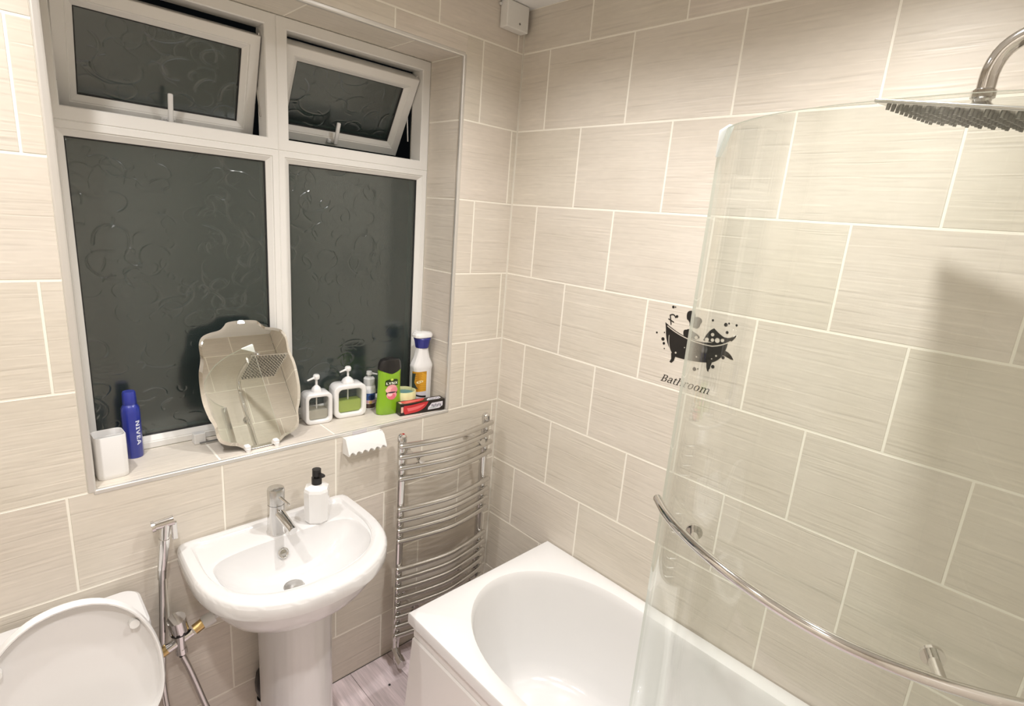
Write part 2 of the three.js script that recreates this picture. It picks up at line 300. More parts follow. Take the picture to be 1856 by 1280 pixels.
// ------------------------------------------------------------------ curved bath screen with towel bar
{
  const t = thing('shower_screen', 'frameless curved glass bath screen standing on the bath rim', 'shower screen');
  const plan = [[-0.448, 0.996], [-0.51, 1.048], [-0.566, 1.13], [-0.592, 1.21], [-0.602, 1.29], [-0.603, 1.35], [-0.597, 1.41], [-0.58, 1.489], [-0.545, 1.585], [-0.49, 1.685], [-0.425, 1.772]];
  const c = new THREE.CatmullRomCurve3(plan.map(([x, z]) => V(x, 0, z)), false, 'centripetal'), N = 72;
  const pts = c.getSpacedPoints(N), at = (off) => pts.map((p, i) => { const a = pts[Math.max(0, i - 1)], q = pts[Math.min(N, i + 1)], d = q.clone().sub(a).normalize(); return [p.x + d.z * off, p.z - d.x * off]; });   // offset towards the wall
  const out = at(-0.003), inn = at(0.003), y0 = 0.484, y1 = 1.82, R = 0.016;
  const topAt = (i) => { const s = i / N * 1.0; return s < 0.02 ? y1 - R * (1 - s / 0.02) * 0.2 : y1; };
  const face = (o, fl) => loft([o.map(([x, z]) => [x, y0, z]), o.map(([x, z], i) => [x, topAt(i), z])], { closed: false, crease: 0, flip: fl });
  mesh('glass_panel', merged(face(out, true), face(inn, false)), M.glassPane, t);
  const strip = (f0, f1) => loft([out.map(f0), inn.map(f1)], { closed: false, crease: 0.2 });
  mesh('glass_edge', merged(strip(([x, z], i) => [x, topAt(i), z], ([x, z], i) => [x, topAt(i), z]), strip(([x, z]) => [x, y0, z], ([x, z]) => [x, y0, z]),
    loft([[[out[0][0], y0, out[0][1]], [out[0][0], topAt(0), out[0][1]]], [[inn[0][0], y0, inn[0][1]], [inn[0][0], topAt(0), inn[0][1]]]], { closed: false, crease: 0 })), M.glassEdge, t);
  // guard on the free top corner
  const d0 = V(plan[1][0] - plan[0][0], 0, plan[1][1] - plan[0][1]).normalize(), ang = Math.atan2(-d0.z, d0.x);
  const guard = mesh('corner_guard', extrude([[-0.004, 0.004], [0.056, 0.004], [0.054, 0.000], [0.0, -0.042], [-0.004, -0.042]], 0.008, 0.001), M.guard, t);
  guard.geometry.translate(0, 0, -0.004); guard.rotation.y = ang; guard.position.set(plan[0][0], y1, plan[0][1]);
  mesh('wall_profile', box(0.03, y1 - y0, 0.024, -0.423, (y0 + y1) / 2, 1.786, 0.003), M.chrome, t);
  mesh('bottom_seal', loft([at(-0.006).map(([x, z]) => [x, 0.4752, z]), at(-0.006).map(([x, z]) => [x, 0.487, z]), at(0.006).map(([x, z]) => [x, 0.487, z]), at(0.006).map(([x, z]) => [x, 0.4752, z])], { closed: false, crease: 0.3 }), M.clear, t);
  // towel bar
  const barPts = [[-0.507, 1.013], [-0.548, 1.058], [-0.585, 1.115], [-0.625, 1.206], [-0.648, 1.294], [-0.654, 1.369], [-0.645, 1.433], [-0.628, 1.488], [-0.608, 1.531], [-0.585, 1.57], [-0.553, 1.62]];
  const bar = mesh('towel_bar', tube(barPts.map(([x, z]) => [x, 1.12, z]), 0.0085, 120, 18), M.chrome, t);
  for (const q of [barPts[0], barPts[barPts.length - 1]]) mesh('end_cap', new THREE.SphereGeometry(0.0086, 18, 12).translate(q[0], 1.12, q[1]), M.chrome, bar);
  for (const [a, b] of [[[-0.597, 1.14], [-0.562, 1.122]], [[-0.625, 1.492], [-0.580, 1.476]]]) {
    const A = V(a[0], 1.12, a[1]), B = V(b[0], 1.12, b[1]), u = B.clone().sub(A).normalize(), E = B.clone().addScaledVector(u, 0.006);
    mesh('bar_post', merged(rod(A.toArray(), B.toArray(), 0.0075), rod(B.toArray(), E.toArray(), 0.0145, 28)), M.chrome, bar);
  }
}

// ------------------------------------------------------------------ overhead shower
{
  const t = thing('overhead_shower', 'chrome overhead shower with square head on curved riser', 'shower');
  const h = mesh('shower_head', box(0.22, 0.006, 0.22, 0, 0.003, 0, 0.0025), M.satin, t);
  h.position.set(-0.293, 1.85, 1.331); h.rotation.set(0.164, -0.132, 0.037, 'YXZ');
  const noz = cyl(0.0028, 0.0035, 0.008, 0, -0.004, 0, 8);
  for (let i = 0; i < 11; i++) for (let j = 0; j < 11; j++) { const m = mesh('nozzle', noz, M.steelDark, h); m.position.set((i - 5) * 0.0185, 0, (j - 5) * 0.0185); }
  mesh('ball_joint', lathe([[0.0, 0], [0.018, 0.0], [0.018, 0.010], [0.012, 0.016], [0.013, 0.020], [0.016, 0.022], [0.016, 0.032], [0.011, 0.036], [0, 0.036]], 28).translate(-0.295, 1.855, 1.331), M.chrome, t);
  mesh('riser', tube([[-0.296, 1.886, 1.332], [-0.298, 1.918, 1.334], [-0.300, 1.943, 1.345], [-0.302, 1.961, 1.372], [-0.305, 1.970, 1.43], [-0.309, 1.976, 1.55], [-0.312, 1.977, 1.66], [-0.312, 1.962, 1.725], [-0.312, 1.92, 1.752], [-0.312, 1.8, 1.755], [-0.312, 1.4, 1.755], [-0.312, 1.06, 1.755]], 0.0122, 160, 18), M.chrome, t);
  mesh('mixer_valve', merged(rod([-0.375, 1.04, 1.752], [-0.185, 1.04, 1.752], 0.019), rod([-0.398, 1.04, 1.752], [-0.374, 1.04, 1.752], 0.022), rod([-0.186, 1.04, 1.752], [-0.155, 1.04, 1.752], 0.022), rod([-0.35, 1.04, 1.752], [-0.35, 1.04, 1.7995], 0.025), rod([-0.21, 1.04, 1.752], [-0.21, 1.04, 1.7995], 0.025)), M.chrome, t);
  mesh('wall_bracket', merged(rod([-0.312, 1.72, 1.755], [-0.312, 1.72, 1.7995], 0.009), rod([-0.312, 1.72, 1.79], [-0.312, 1.72, 1.7995], 0.02)), M.chrome, t);
  const hs = mesh('hand_shower', merged(rod([-0.25, 0.99, 1.70], [-0.25, 1.15, 1.685], 0.010, 20, 0.012), rod([-0.25, 1.155, 1.69], [-0.25, 1.172, 1.665], 0.028, 28, 0.031), rod([-0.25, 1.045, 1.752], [-0.25, 1.045, 1.70], 0.014)), M.chrome, t);
  mesh('hose', tube([[-0.25, 0.99, 1.70], [-0.248, 0.9, 1.695], [-0.21, 0.68, 1.70], [-0.15, 0.62, 1.71], [-0.11, 0.70, 1.72], [-0.16, 0.88, 1.74], [-0.235, 1.02, 1.752]], 0.0065, 90), M.satin, hs);
}

// ------------------------------------------------------------------ towel radiator
{
  const t = thing('towel_radiator', 'chrome ladder towel radiator with bowed rails in the corner', 'radiator');
  const xl = -0.483, xr = -0.112, z = 0.062;
  for (const x of [xl, xr]) {
    const u = mesh('upright', merged(cyl(0.0145, 0.0145, 0.80, x, 0.51, z, 28), lathe([[0, 0.918], [0.008, 0.918], [0.0125, 0.914], [0.0155, 0.905], [0.0155, 0.892], [0.013, 0.890]], 24).translate(x, 0, z)), M.chrome, t);
    mesh('vent_plug', box(0.006, 0.016, 0.003, x, 0.903, z + 0.0155, 0.001), M.steelDark, u);
  }
  const ys = [0.884, 0.845, 0.806, 0.766, 0.650, 0.609, 0.569, 0.529, 0.416, 0.376, 0.336, 0.297, 0.258, 0.219, 0.180, 0.141];
  const g = tube([[xl - 0.014, 0, z + 0.018], [xl + 0.02, 0, z + 0.026], [xl + 0.09, 0, z + 0.040], [(xl + xr) / 2, 0, z + 0.051], [xr - 0.09, 0, z + 0.040], [xr - 0.02, 0, z + 0.026], [xr + 0.014, 0, z + 0.018]], 0.0098, 48, 14);
  const capg = (x) => new THREE.SphereGeometry(0.0098, 14, 10).translate(x, 0, z + 0.018);
  const barGeo = merged(g, capg(xl - 0.014), capg(xr + 0.014));
  for (const y of ys) { const m = mesh('rail', barGeo, M.towelRail, t); m.position.y = y; }
  for (const [x, y] of [[xl + 0.055, 0.826], [xr - 0.045, 0.826], [xl + 0.055, 0.238], [xr - 0.045, 0.238]])
    mesh('wall_bracket', merged(rod([x, y, 0.0], [x, y, z + 0.035], 0.007), rod([x, y, z + 0.026], [x, y, z + 0.042], 0.0125, 24), rod([x, y, 0], [x, y, 0.012], 0.014)), M.chrome, t);
  const valve = (x, s) => mesh('valve', merged(cyl(0.011, 0.013, 0.05, x, 0.088, z), rod([x, 0.066, z - 0.004], [x - s * 0.012, 0.060, z + 0.04], 0.0135), rod([x - s * 0.012, 0.060, z + 0.04], [x - s * 0.018, 0.057, z + 0.072], 0.0165), rod([x, 0.066, z], [x, 0.0, z], 0.0075)), M.chrome, t);
  valve(xl, 1); valve(xr, 1);
}

// ------------------------------------------------------------------ wash basin, pedestal, tap
const BX = -0.90;
{
  const t = thing('wash_basin', 'white ceramic D shaped wash basin on a pedestal below the window', 'basin', [BX, 0, 0]);
  const half = [[0, 0.414], [0.06, 0.409], [0.115, 0.393], [0.165, 0.363], [0.205, 0.322], [0.232, 0.27], [0.2455, 0.205], [0.2475, 0.14], [0.2445, 0.06], [0.240, 0.012], [0.232, 0.003], [0.12, 0.002], [0, 0.002]];
  const halfIn = [[0, 0.3585], [0.055, 0.354], [0.105, 0.340], [0.148, 0.314], [0.182, 0.277], [0.203, 0.233], [0.2125, 0.18], [0.213, 0.13], [0.2115, 0.075], [0.2085, 0.040], [0.198, 0.031], [0.12, 0.029], [0, 0.029]];
  const N = 56;
  const outline = (pts) => { const c = new THREE.CatmullRomCurve3(pts.map(([x, z]) => V(x, 0, z)), false, 'centripetal'), h = []; for (let i = 0; i <= N; i++) h.push(c.getPoint(i / N)); return [...h.map((p) => [p.x, p.z]), ...h.slice(1, -1).reverse().map((p) => [-p.x, p.z])]; };
  const O = outline(half), I = outline(halfIn), y = 0.735, C = [0, 0.16];
  const sc = (P, k, yy, cz = C[1]) => P.map(([x, z]) => [x * k, yy, Math.max(0.002, cz + (z - cz) * k)]);
  const inset = (P, Q, k, yy) => P.map(([x, z], i) => [x + (Q[i][0] - x) * k, yy, z + (Q[i][1] - z) * k]);
  const cz = 0.205, ax = 0.198, deck = 0.0085;                         // bowl: centre, half width, deck below the rim
  const qOf = (x, d) => (d > 0 ? ((Math.abs(x) / ax) ** 2.3 + (d / 0.144) ** 2.3) ** (1 / 2.3) : ((Math.abs(x) / ax) ** 4 + (-d / 0.088) ** 4) ** 0.25);
  const B = I.map(([x, z]) => { const q = qOf(x, z - cz); return [x / q, cz + (z - cz) / q]; });
  const rings = [sc(O, 0.34, 0.560, 0.14), sc(O, 0.52, 0.568, 0.15), sc(O, 0.68, 0.588), sc(O, 0.80, 0.616), sc(O, 0.885, 0.650), sc(O, 0.925, 0.676), sc(O, 0.94, 0.6875), sc(O, 0.99, 0.689), sc(O, 1, 0.694), sc(O, 1, 0.722), inset(O, I, 0.06, y - 0.006), inset(O, I, 0.2, y - 0.0012), inset(O, I, 0.4, y), inset(O, I, 0.72, y), inset(O, I, 0.88, y - 0.001), inset(O, I, 1, y - 0.0055)];
  const mix = (k, yy) => I.map(([x, z], i) => [x + (B[i][0] - x) * k, yy, z + (B[i][1] - z) * k]);
  rings.push(mix(0.04, y - deck), mix(0.35, y - deck), mix(0.7, y - deck), mix(0.94, y - deck - 0.0002));
  for (const u of [1, 0.988, 0.972, 0.95, 0.92, 0.88, 0.83, 0.77, 0.7, 0.62, 0.53, 0.43, 0.32, 0.2, 0.08])
    rings.push(B.map(([x, z]) => [x * u, y - deck - 0.0012 - 0.1035 * (1 - u ** 2.6) ** 0.85, cz + (z - cz) * u]));
  mesh('bowl', loft(rings, { crease: 0.6, capEnd: true, flip: false }), M.ceramic, t);
  mesh('waste', lathe([[0, 0.004], [0.014, 0.004], [0.020, 0.0025], [0.026, 0.003], [0.028, 0.0]], 32).translate(-0.012, y - 0.1128, 0.208), M.satin, t);
  const ov = mesh('overflow', merged(new THREE.TorusGeometry(0.0125, 0.003, 12, 28), new THREE.CircleGeometry(0.0115, 24).translate(0, 0, -0.001)), M.chrome, t); ov.position.set(-0.010, 0.6848, 0.1345); ov.rotation.x = -0.42;
  // pedestal
  const px = 0.024, ped = (w, d, yy) => { const r = []; for (let i = 0; i <= 40; i++) { const a = Math.PI * i / 40; r.push([px + w * Math.cos(a), yy, 0.12 + (d - 0.12) * Math.sin(a) ** 0.75]); } for (const [x, z] of [[-w, 0.09], [-w * 0.97, 0.075], [w * 0.97, 0.075], [w, 0.09]]) r.push([px + x, yy, z]); return r; };
  mesh('pedestal', loft([ped(0.098, 0.255, 0.0005), ped(0.098, 0.255, 0.02), ped(0.094, 0.245, 0.10), ped(0.093, 0.243, 0.30), ped(0.094, 0.245, 0.46), ped(0.095, 0.248, 0.55), ped(0.096, 0.25, 0.592)], { crease: 0.8, flip: true }), M.ceramic, t);
}
{
  const t = thing('basin_tap', 'chrome monobloc mixer tap on the basin deck', 'tap', [-0.907, 0.7262, 0.083]);
  mesh('body', lathe([[0, 0.0], [0.0275, 0.0], [0.0275, 0.004], [0.0255, 0.008], [0.0235, 0.05], [0.0225, 0.088], [0, 0.088]], 40), M.chrome, t);
  mesh('cap', lathe([[0, 0.089], [0.0222, 0.089], [0.0225, 0.093], [0.0230, 0.130], [0.0215, 0.136], [0.016, 0.138], [0, 0.138]], 40), M.satin, t);
  mesh('spout', merged(rod([0.002, 0.066, 0.008], [0.010, 0.043, 0.082], 0.0145, 28, 0.0115), rod([0.010, 0.043, 0.082], [0.0108, 0.041, 0.089], 0.0122, 28)), M.chrome, t);
  mesh('lever', merged(rod([0.002, 0.116, 0.018], [0.014, 0.104, 0.052], 0.0048, 16, 0.0036), new THREE.SphereGeometry(0.0042, 14, 10).translate(0.014, 0.104, 0.052)), M.chrome, t);
}
{
  const t = thing('soap_bottle', 'white faceted soap bottle with black pump on the basin', 'bottle', [-0.791, 0.7262, 0.088], 0.2);
  const oct = (w, yy, c = 0.34) => [[w, w * c], [w * c, w], [-w * c, w], [-w, w * c], [-w, -w * c], [-w * c, -w], [w * c, -w], [w, -w * c]].map(([x, z]) => [x, yy, z]);
  mesh('bottle_body', loft([oct(0.031, 0), oct(0.0345, 0.006), oct(0.0355, 0.098), oct(0.033, 0.107), oct(0.016, 0.115), oct(0.012, 0.118)], { capStart: true, capEnd: true, crease: 0.25, flip: true }), M.whiteGloss, t);
  mesh('pump', merged(cyl(0.0145, 0.0145, 0.020, 0, 0.127, 0), cyl(0.008, 0.008, 0.008, 0, 0.141, 0), cyl(0.0125, 0.0125, 0.019, 0, 0.153, 0), box(0.012, 0.009, 0.026, 0.004, 0.147, 0.015, 0.003)), M.black, t);
}

// ------------------------------------------------------------------ toilet
{
  const t = thing('toilet', 'white close coupled toilet with raised lid below the window', 'toilet', [-1.388, 0, 0]);
  const cw = roundedRect(0.290, 0.15, 0.03, 6), cis = (s, yy) => cw.map(([x, z]) => [x * s, yy, 0.098 + z * s]);
  mesh('cistern', loft([cis(0.93, 0.33), cis(0.98, 0.36), cis(1, 0.62)], { capStart: true, capEnd: true, crease: 0.5, flip: true }), M.ceramic, t);
  const lw = roundedRect(0.312, 0.168, 0.034, 8), lid = (s, yy) => lw.map(([x, z]) => [x * s, yy, 0.100 + z * s]);
  const cl = mesh('cistern_lid', loft([lid(0.97, 0.622), lid(1, 0.626), lid(1, 0.648), lid(0.985, 0.656), lid(0.95, 0.660), lid(0.5, 0.662)], { capStart: true, capEnd: true, crease: 0.5, flip: true }), M.ceramic, t);
  mesh('flush_button', lathe([[0, 0.6625], [0.02, 0.6625], [0.021, 0.666], [0.019, 0.668], [0, 0.668]]).translate(0.0, 0, 0.085), M.chrome, cl);
  const egg = (w, l0, l1, n = 72) => { const p = []; for (let i = 0; i < n; i++) { const a = i / n * 2 * Math.PI, c = Math.cos(a), s = Math.sin(a); p.push([w * Math.sign(c) * Math.abs(c) ** 0.92, s > 0 ? l1 * s : l0 * Math.sign(s) * Math.abs(s) ** 0.7]); } return p; };
  // raised lid, seen from its hollow underside
  const E = egg(0.158, 0.165, 0.212), ring = (k, z) => E.map(([x, y]) => { const r = Math.hypot(x, y), f = (r - k) / r; return [x * f, y * f, z]; });
  const lidGeo = loft([ring(0.012, -0.022), ring(0.003, -0.018), ring(0, -0.010), ring(0, 0.006), ring(0.0025, 0.009), ring(0.0055, 0.009), ring(0.008, 0.006), ring(0.010, -0.004), ring(0.022, -0.010), ring(0.05, -0.012), ring(0.10, -0.013), ring(0.142, -0.0135)], { crease: 0.7, capEnd: true, capStart: true, flip: false });
  const L = mesh('lid', lidGeo, M.whiteGloss, t); L.position.set(0.002, 0.592, 0.238); L.rotation.x = -0.10;
  for (const [x, y] of [[0.112, 0.117], [-0.112, 0.117]]) mesh('buffer', merged(cyl(0.0105, 0.0095, 0.014, 0, 0, 0, 20).rotateX(Math.PI / 2)), M.white, L).position.set(x, y, -0.003);
  const S0 = egg(0.165, 0.17, 0.245), seat = (k, y) => S0.map(([x, z]) => { const r = Math.hypot(x, z), f = (r - k) / r; return [x * f, y, 0.405 + z * f]; });
  mesh('seat', loft([seat(0.004, 0.402), seat(0, 0.408), seat(0.006, 0.418), seat(0.03, 0.422), seat(0.056, 0.414), seat(0.058, 0.402)], { crease: 0.6, flip: true }), M.whiteGloss, t);
  const bowl = (k, y, c = 0.4, kz = 1) => S0.map(([x, z]) => [x * k, y, c + z * k * kz]);
  mesh('bowl', loft([bowl(0.62, 0.001, 0.34, 0.9), bowl(0.62, 0.03, 0.34, 0.9), bowl(0.66, 0.16, 0.35, 0.9), bowl(0.86, 0.28, 0.385), bowl(0.98, 0.36), bowl(0.985, 0.398), bowl(0.95, 0.4015), bowl(0.72, 0.4), bowl(0.64, 0.33), bowl(0.45, 0.24), bowl(0.3, 0.18), bowl(0.02, 0.17)], { crease: 0.8, capStart: true, flip: true }), M.ceramic, t);
  mesh('seat_hinge', merged(rod([-0.09, 0.42, 0.235], [-0.05, 0.42, 0.235], 0.009), rod([0.05, 0.42, 0.235], [0.09, 0.42, 0.235], 0.009)), M.white, t);
  mesh('coupling', box(0.2, 0.07, 0.16, 0, 0.345, 0.2, 0.02), M.ceramic, t);
}

// ------------------------------------------------------------------ hand bidet spray and its stop valve
{
  const t = thing('bidet_spray', 'chrome bidet spray gun hung on the tiles left of the basin', 'bidet spray');
  mesh('holder', merged(rod([-1.166, 0.795, 0.0], [-1.166, 0.795, 0.026], 0.011), box(0.026, 0.02, 0.02, -1.166, 0.795, 0.026, 0.005)), M.chrome, t);
  mesh('spray_head', merged(rod([-1.190, 0.826, 0.040], [-1.148, 0.832, 0.046], 0.0118, 24, 0.0135), rod([-1.196, 0.825, 0.0395], [-1.189, 0.826, 0.040], 0.0145, 24), rod([-1.166, 0.829, 0.044], [-1.172, 0.775, 0.040], 0.0125, 24, 0.011)), M.chrome, t);
  mesh('trigger', box(0.013, 0.05, 0.009, -1.150, 0.806, 0.052, 0.003).rotateZ(0), M.chrome, t);
  mesh('handle', rod([-1.171, 0.785, 0.040], [-1.181, 0.698, 0.036], 0.0132, 24, 0.0105), M.chrome, t);
  mesh('hose_nut', rod([-1.181, 0.700, 0.036], [-1.183, 0.668, 0.035], 0.0098, 6), M.satin, t);
  mesh('hose', tube([[-1.183, 0.67, 0.035], [-1.188, 0.58, 0.037], [-1.196, 0.46, 0.041], [-1.203, 0.34, 0.05], [-1.19, 0.2, 0.09], [-1.15, 0.105, 0.12], [-1.105, 0.11, 0.115], [-1.098, 0.18, 0.085], [-1.115, 0.26, 0.062], [-1.142, 0.38, 0.054], [-1.155, 0.428, 0.052]], 0.0078, 140), M.satin, t);
  const v = thing('stop_valve', 'chrome stop valve with brass and white unions below the basin', 'valve');
  mesh('valve_body', merged(rod([-1.157, 0.436, 0.052], [-1.158, 0.52, 0.055], 0.0125), rod([-1.19, 0.463, 0.05], [-1.126, 0.488, 0.05], 0.0125), rod([-1.156, 0.452, 0.052], [-1.1555, 0.436, 0.052], 0.0148, 6)), M.chrome, v);
  mesh('knob', merged(rod([-1.158, 0.512, 0.056], [-1.164, 0.555, 0.063], 0.0225, 10)), M.chrome, v);
  mesh('knob_band', rod([-1.1577, 0.506, 0.0555], [-1.1588, 0.515, 0.0565], 0.0218, 24), M.black, v);
  mesh('left_union', rod([-1.206, 0.456, 0.048], [-1.186, 0.465, 0.05], 0.0145, 6), M.brass, v);
  mesh('right_union', rod([-1.122, 0.489, 0.05], [-1.100, 0.498, 0.049], 0.0142, 6), M.brass, v);
  mesh('supply_pipe', merged(rod([-1.101, 0.498, 0.049], [-1.072, 0.506, 0.048], 0.0168, 20), rod([-1.078, 0.505, 0.048], [-1.02, 0.515, 0.045], 0.0098, 20), rod([-1.06, 0.508, 0.047], [-1.045, 0.511, 0.046], 0.0138, 6), rod([-1.206, 0.456, 0.048], [-1.236, 0.444, 0.045], 0.007), rod([-1.02, 0.515, 0.045], [-1.005, 0.518, 0.0], 0.008)), M.white, v);
}
{
  const t = thing('toilet_brush', 'black brush in a white pot tucked behind the basin pedestal', 'brush', [-0.940, 0.0005, 0.034]);
  mesh('pot', lathe([[0, 0], [0.026, 0], [0.027, 0.006], [0.024, 0.132], [0.0225, 0.134], [0.021, 0.13], [0.021, 0.1], [0, 0.1]]), M.white, t);
  mesh('brush_head', lathe([[0, 0.101], [0.018, 0.101], [0.0195, 0.14], [0.026, 0.165], [0.027, 0.195], [0.022, 0.228], [0.012, 0.244], [0, 0.246]]), M.black, t);
}
tag(mesh('floor_crumb', new THREE.IcosahedronGeometry(0.0042, 1).scale(1, 0.6, 1).translate(-0.5505, 0.0022, 0.133), M.black, scene), 'tiny black crumb on the vinyl floor by the bath', 'crumb');

// ------------------------------------------------------------------ toothbrush holder
{
  const t = thing('toothbrush_holder', 'white wall toothbrush holder with wavy slots left of the radiator', 'holder', [-0.598, 0, 0], 0.0);
  const pts = [[-0.068, -0.004], [-0.068, -0.050]];                                   // leaning front plate: x, down the slope
  for (let i = 0; i <= 72; i++) { const u = i / 72; pts.push([-0.066 + 0.132 * u, -0.058 + 0.009 * Math.abs(Math.sin(u * Math.PI * 6))]); }
  pts.push([0.068, -0.050], [0.068, -0.014], [0.064, -0.004], [0.054, 0], [-0.062, 0]);
  const fp = mesh('front_plate', extrude(pts, 0.006, 0.0018).translate(0, 0, -0.003), M.whiteGloss, t); fp.position.set(0, 0.928, 0.018); fp.rotation.x = -0.46;
  mesh('back_plate', box(0.132, 0.055, 0.005, 0, 0.899, 0.003, 0.002), M.whiteGloss, t);
  mesh('top_shelf', box(0.126, 0.007, 0.018, 0, 0.923, 0.0095, 0.003), M.whiteGloss, t);
  const tri = () => extrude([[0, 0.926], [-0.017, 0.926], [-0.040, 0.882], [-0.040, 0.874], [0, 0.872]], 0.003, 0).rotateY(Math.PI / 2);
  for (let i = 0; i < 7; i++) mesh('divider', tri().translate(-0.0665 + i * 0.0217, 0, 0), M.whiteGloss, t);
  mesh('adhesive_pad', box(0.05, 0.011, 0.002, -0.008, 0.9335, 0.001), M.lilac, t);
}

// ------------------------------------------------------------------ box in the ceiling corner
{
  const t = thing('junction_box', 'small white plastic box in the corner under the ceiling', 'box', [-0.070, 2.2825, 0.019]);
  mesh('cover', box(0.098, 0.080, 0.036, 0, 0, 0, 0.004), M.upvc, t);
  mesh('screw', cyl(0.0032, 0.0032, 0.002, 0, 0, 0, 14).rotateX(Math.PI / 2).translate(0.008, -0.021, 0.0182), M.steelDark, t);
  mesh('cable', box(0.008, 0.006, 0.008, -0.053, 0.028, -0.012), M.white, t);
}

// ------------------------------------------------------------------ on the sill
const SILL = WIN.y0 + 0.0004;
{
  const t = thing('vanity_mirror', 'frameless scalloped vanity mirror leaning on the window', 'mirror', [-0.898, SILL + 0.005, -0.03]);
  const half = [[0.042, 0.366], [0.05, 0.357], [0.062, 0.347], [0.095, 0.339], [0.112, 0.33], [0.121, 0.312], [0.1235, 0.27], [0.133, 0.232], [0.1365, 0.19], [0.1355, 0.145], [0.127, 0.105], [0.1175, 0.08], [0.115, 0.05], [0.108, 0.032], [0.09, 0.021], [0.066, 0.013], [0.05, 0.002], [0.035, -0.002]];
  const c = new THREE.CatmullRomCurve3([...half.map(([x, y]) => V(x, y, 0)), ...half.slice().reverse().map(([x, y]) => V(-x, y, 0))], true, 'centripetal'), P = c.getSpacedPoints(150).slice(0, 150).map((p) => [p.x, p.y]);
  const cy = 0.18, ins = (k, z) => P.map(([x, y]) => { const r = Math.hypot(x, y - cy), f = (r - k) / r; return [x * f, cy + (y - cy) * f, z]; });
  const glass = mesh('mirror_glass', loft([ins(0, -0.001), ins(0, 0.0012), ins(0.009, 0.0035), ins(0.03, 0.0035), ins(0.08, 0.0035)], { crease: 0.04, capEnd: true, flip: true }), M.mirror, t);
  mesh('backing', loft([ins(0.004, -0.0045), ins(0.002, -0.0015)], { crease: 0.3, capStart: true, capEnd: true, flip: true }), M.black, glass);
  glass.rotation.x = -0.370; t.rotation.y = 0.006;
  for (const x of [-0.044, 0.036]) { const f = mesh('foot', merged(box(0.016, 0.016, 0.020, x, 0.006, 0.004, 0.004), cyl(0.006, 0.006, 0.012, x, -0.001, 0.012, 16)), M.whiteGloss, t); void f; }
  mesh('stand', merged(rod([-0.135, 0.001, -0.108], [-0.02, 0.001, -0.108], 0.0028, 8), rod([-0.02, 0.001, -0.108], [0, 0.12, -0.058], 0.0028, 8)), M.steelDark, t);
}
{
  const t = thing('white_carton', 'tiny white carton on the sill behind the scalloped mirror', 'box', [-1.03, SILL + 0.0175, -0.158], 0.05);
  mesh('carton', box(0.030, 0.031, 0.024, 0, -0.002, 0, 0.002), M.white, t);
}
{
  const t = thing('toothbrush_tumbler', 'white open rectangular tumbler with a divider at the sill end', 'tumbler', [-1.250, SILL, -0.070], 0.05);
  const o = roundedRect(0.066, 0.060, 0.014, 6), R = (s, y) => o.map(([x, z]) => [x * s, y, z * s]), I = (k, y) => roundedRect(0.066 - k, 0.060 - k, 0.012, 6).map(([x, z]) => [x, y, z]);
  mesh('cup', loft([R(0.94, 0), R(0.99, 0.003), R(1, 0.012), R(1, 0.108), I(0.002, 0.1105), I(0.0045, 0.1105), I(0.006, 0.108), I(0.007, 0.006), I(0.03, 0.005)], { capStart: true, capEnd: true, crease: 0.6, flip: true }), M.whiteGloss, t);
  mesh('divider', box(0.058, 0.098, 0.0025, 0, 0.056, 0.002), M.whiteGloss, t);
}
{
  const t = thing('aerosol_can', 'blue aerosol can with blue cap beside the white tumbler', 'can', [-1.187, SILL, -0.158], -0.1);
  const b = mesh('can_body', lathe([[0, 0], [0.0205, 0], [0.0218, 0.003], [0.0218, 0.126], [0.0205, 0.138], [0.016, 0.147], [0.0145, 0.149], [0, 0.149]]), M.ink, t);
  mesh('cap', lathe([[0.0, 0.149], [0.0158, 0.149], [0.0162, 0.152], [0.0150, 0.180], [0.0135, 0.183], [0, 0.183]]), M.ink, t);
  const tex = canvasTexture(256, 512, (c, w, h) => { c.clearRect(0, 0, w, h); c.fillStyle = '#dfe4f2'; c.save(); c.translate(w / 2, h / 2); c.rotate(Math.PI / 2); c.font = 'bold 150px sans-serif'; c.textAlign = 'center'; c.textBaseline = 'middle'; c.scale(0.88, 1); c.fillText('NIVEA', 0, 8); c.restore(); });
  const lab = new THREE.CylinderGeometry(0.02195, 0.02195, 0.09, 24, 1, true, 0.05, 1.15).translate(0, 0.072, 0);
  mesh('lettering', lab, phys({ map: tex, transparent: true, alphaTest: 0.5, roughness: 0.3 }), b);
}
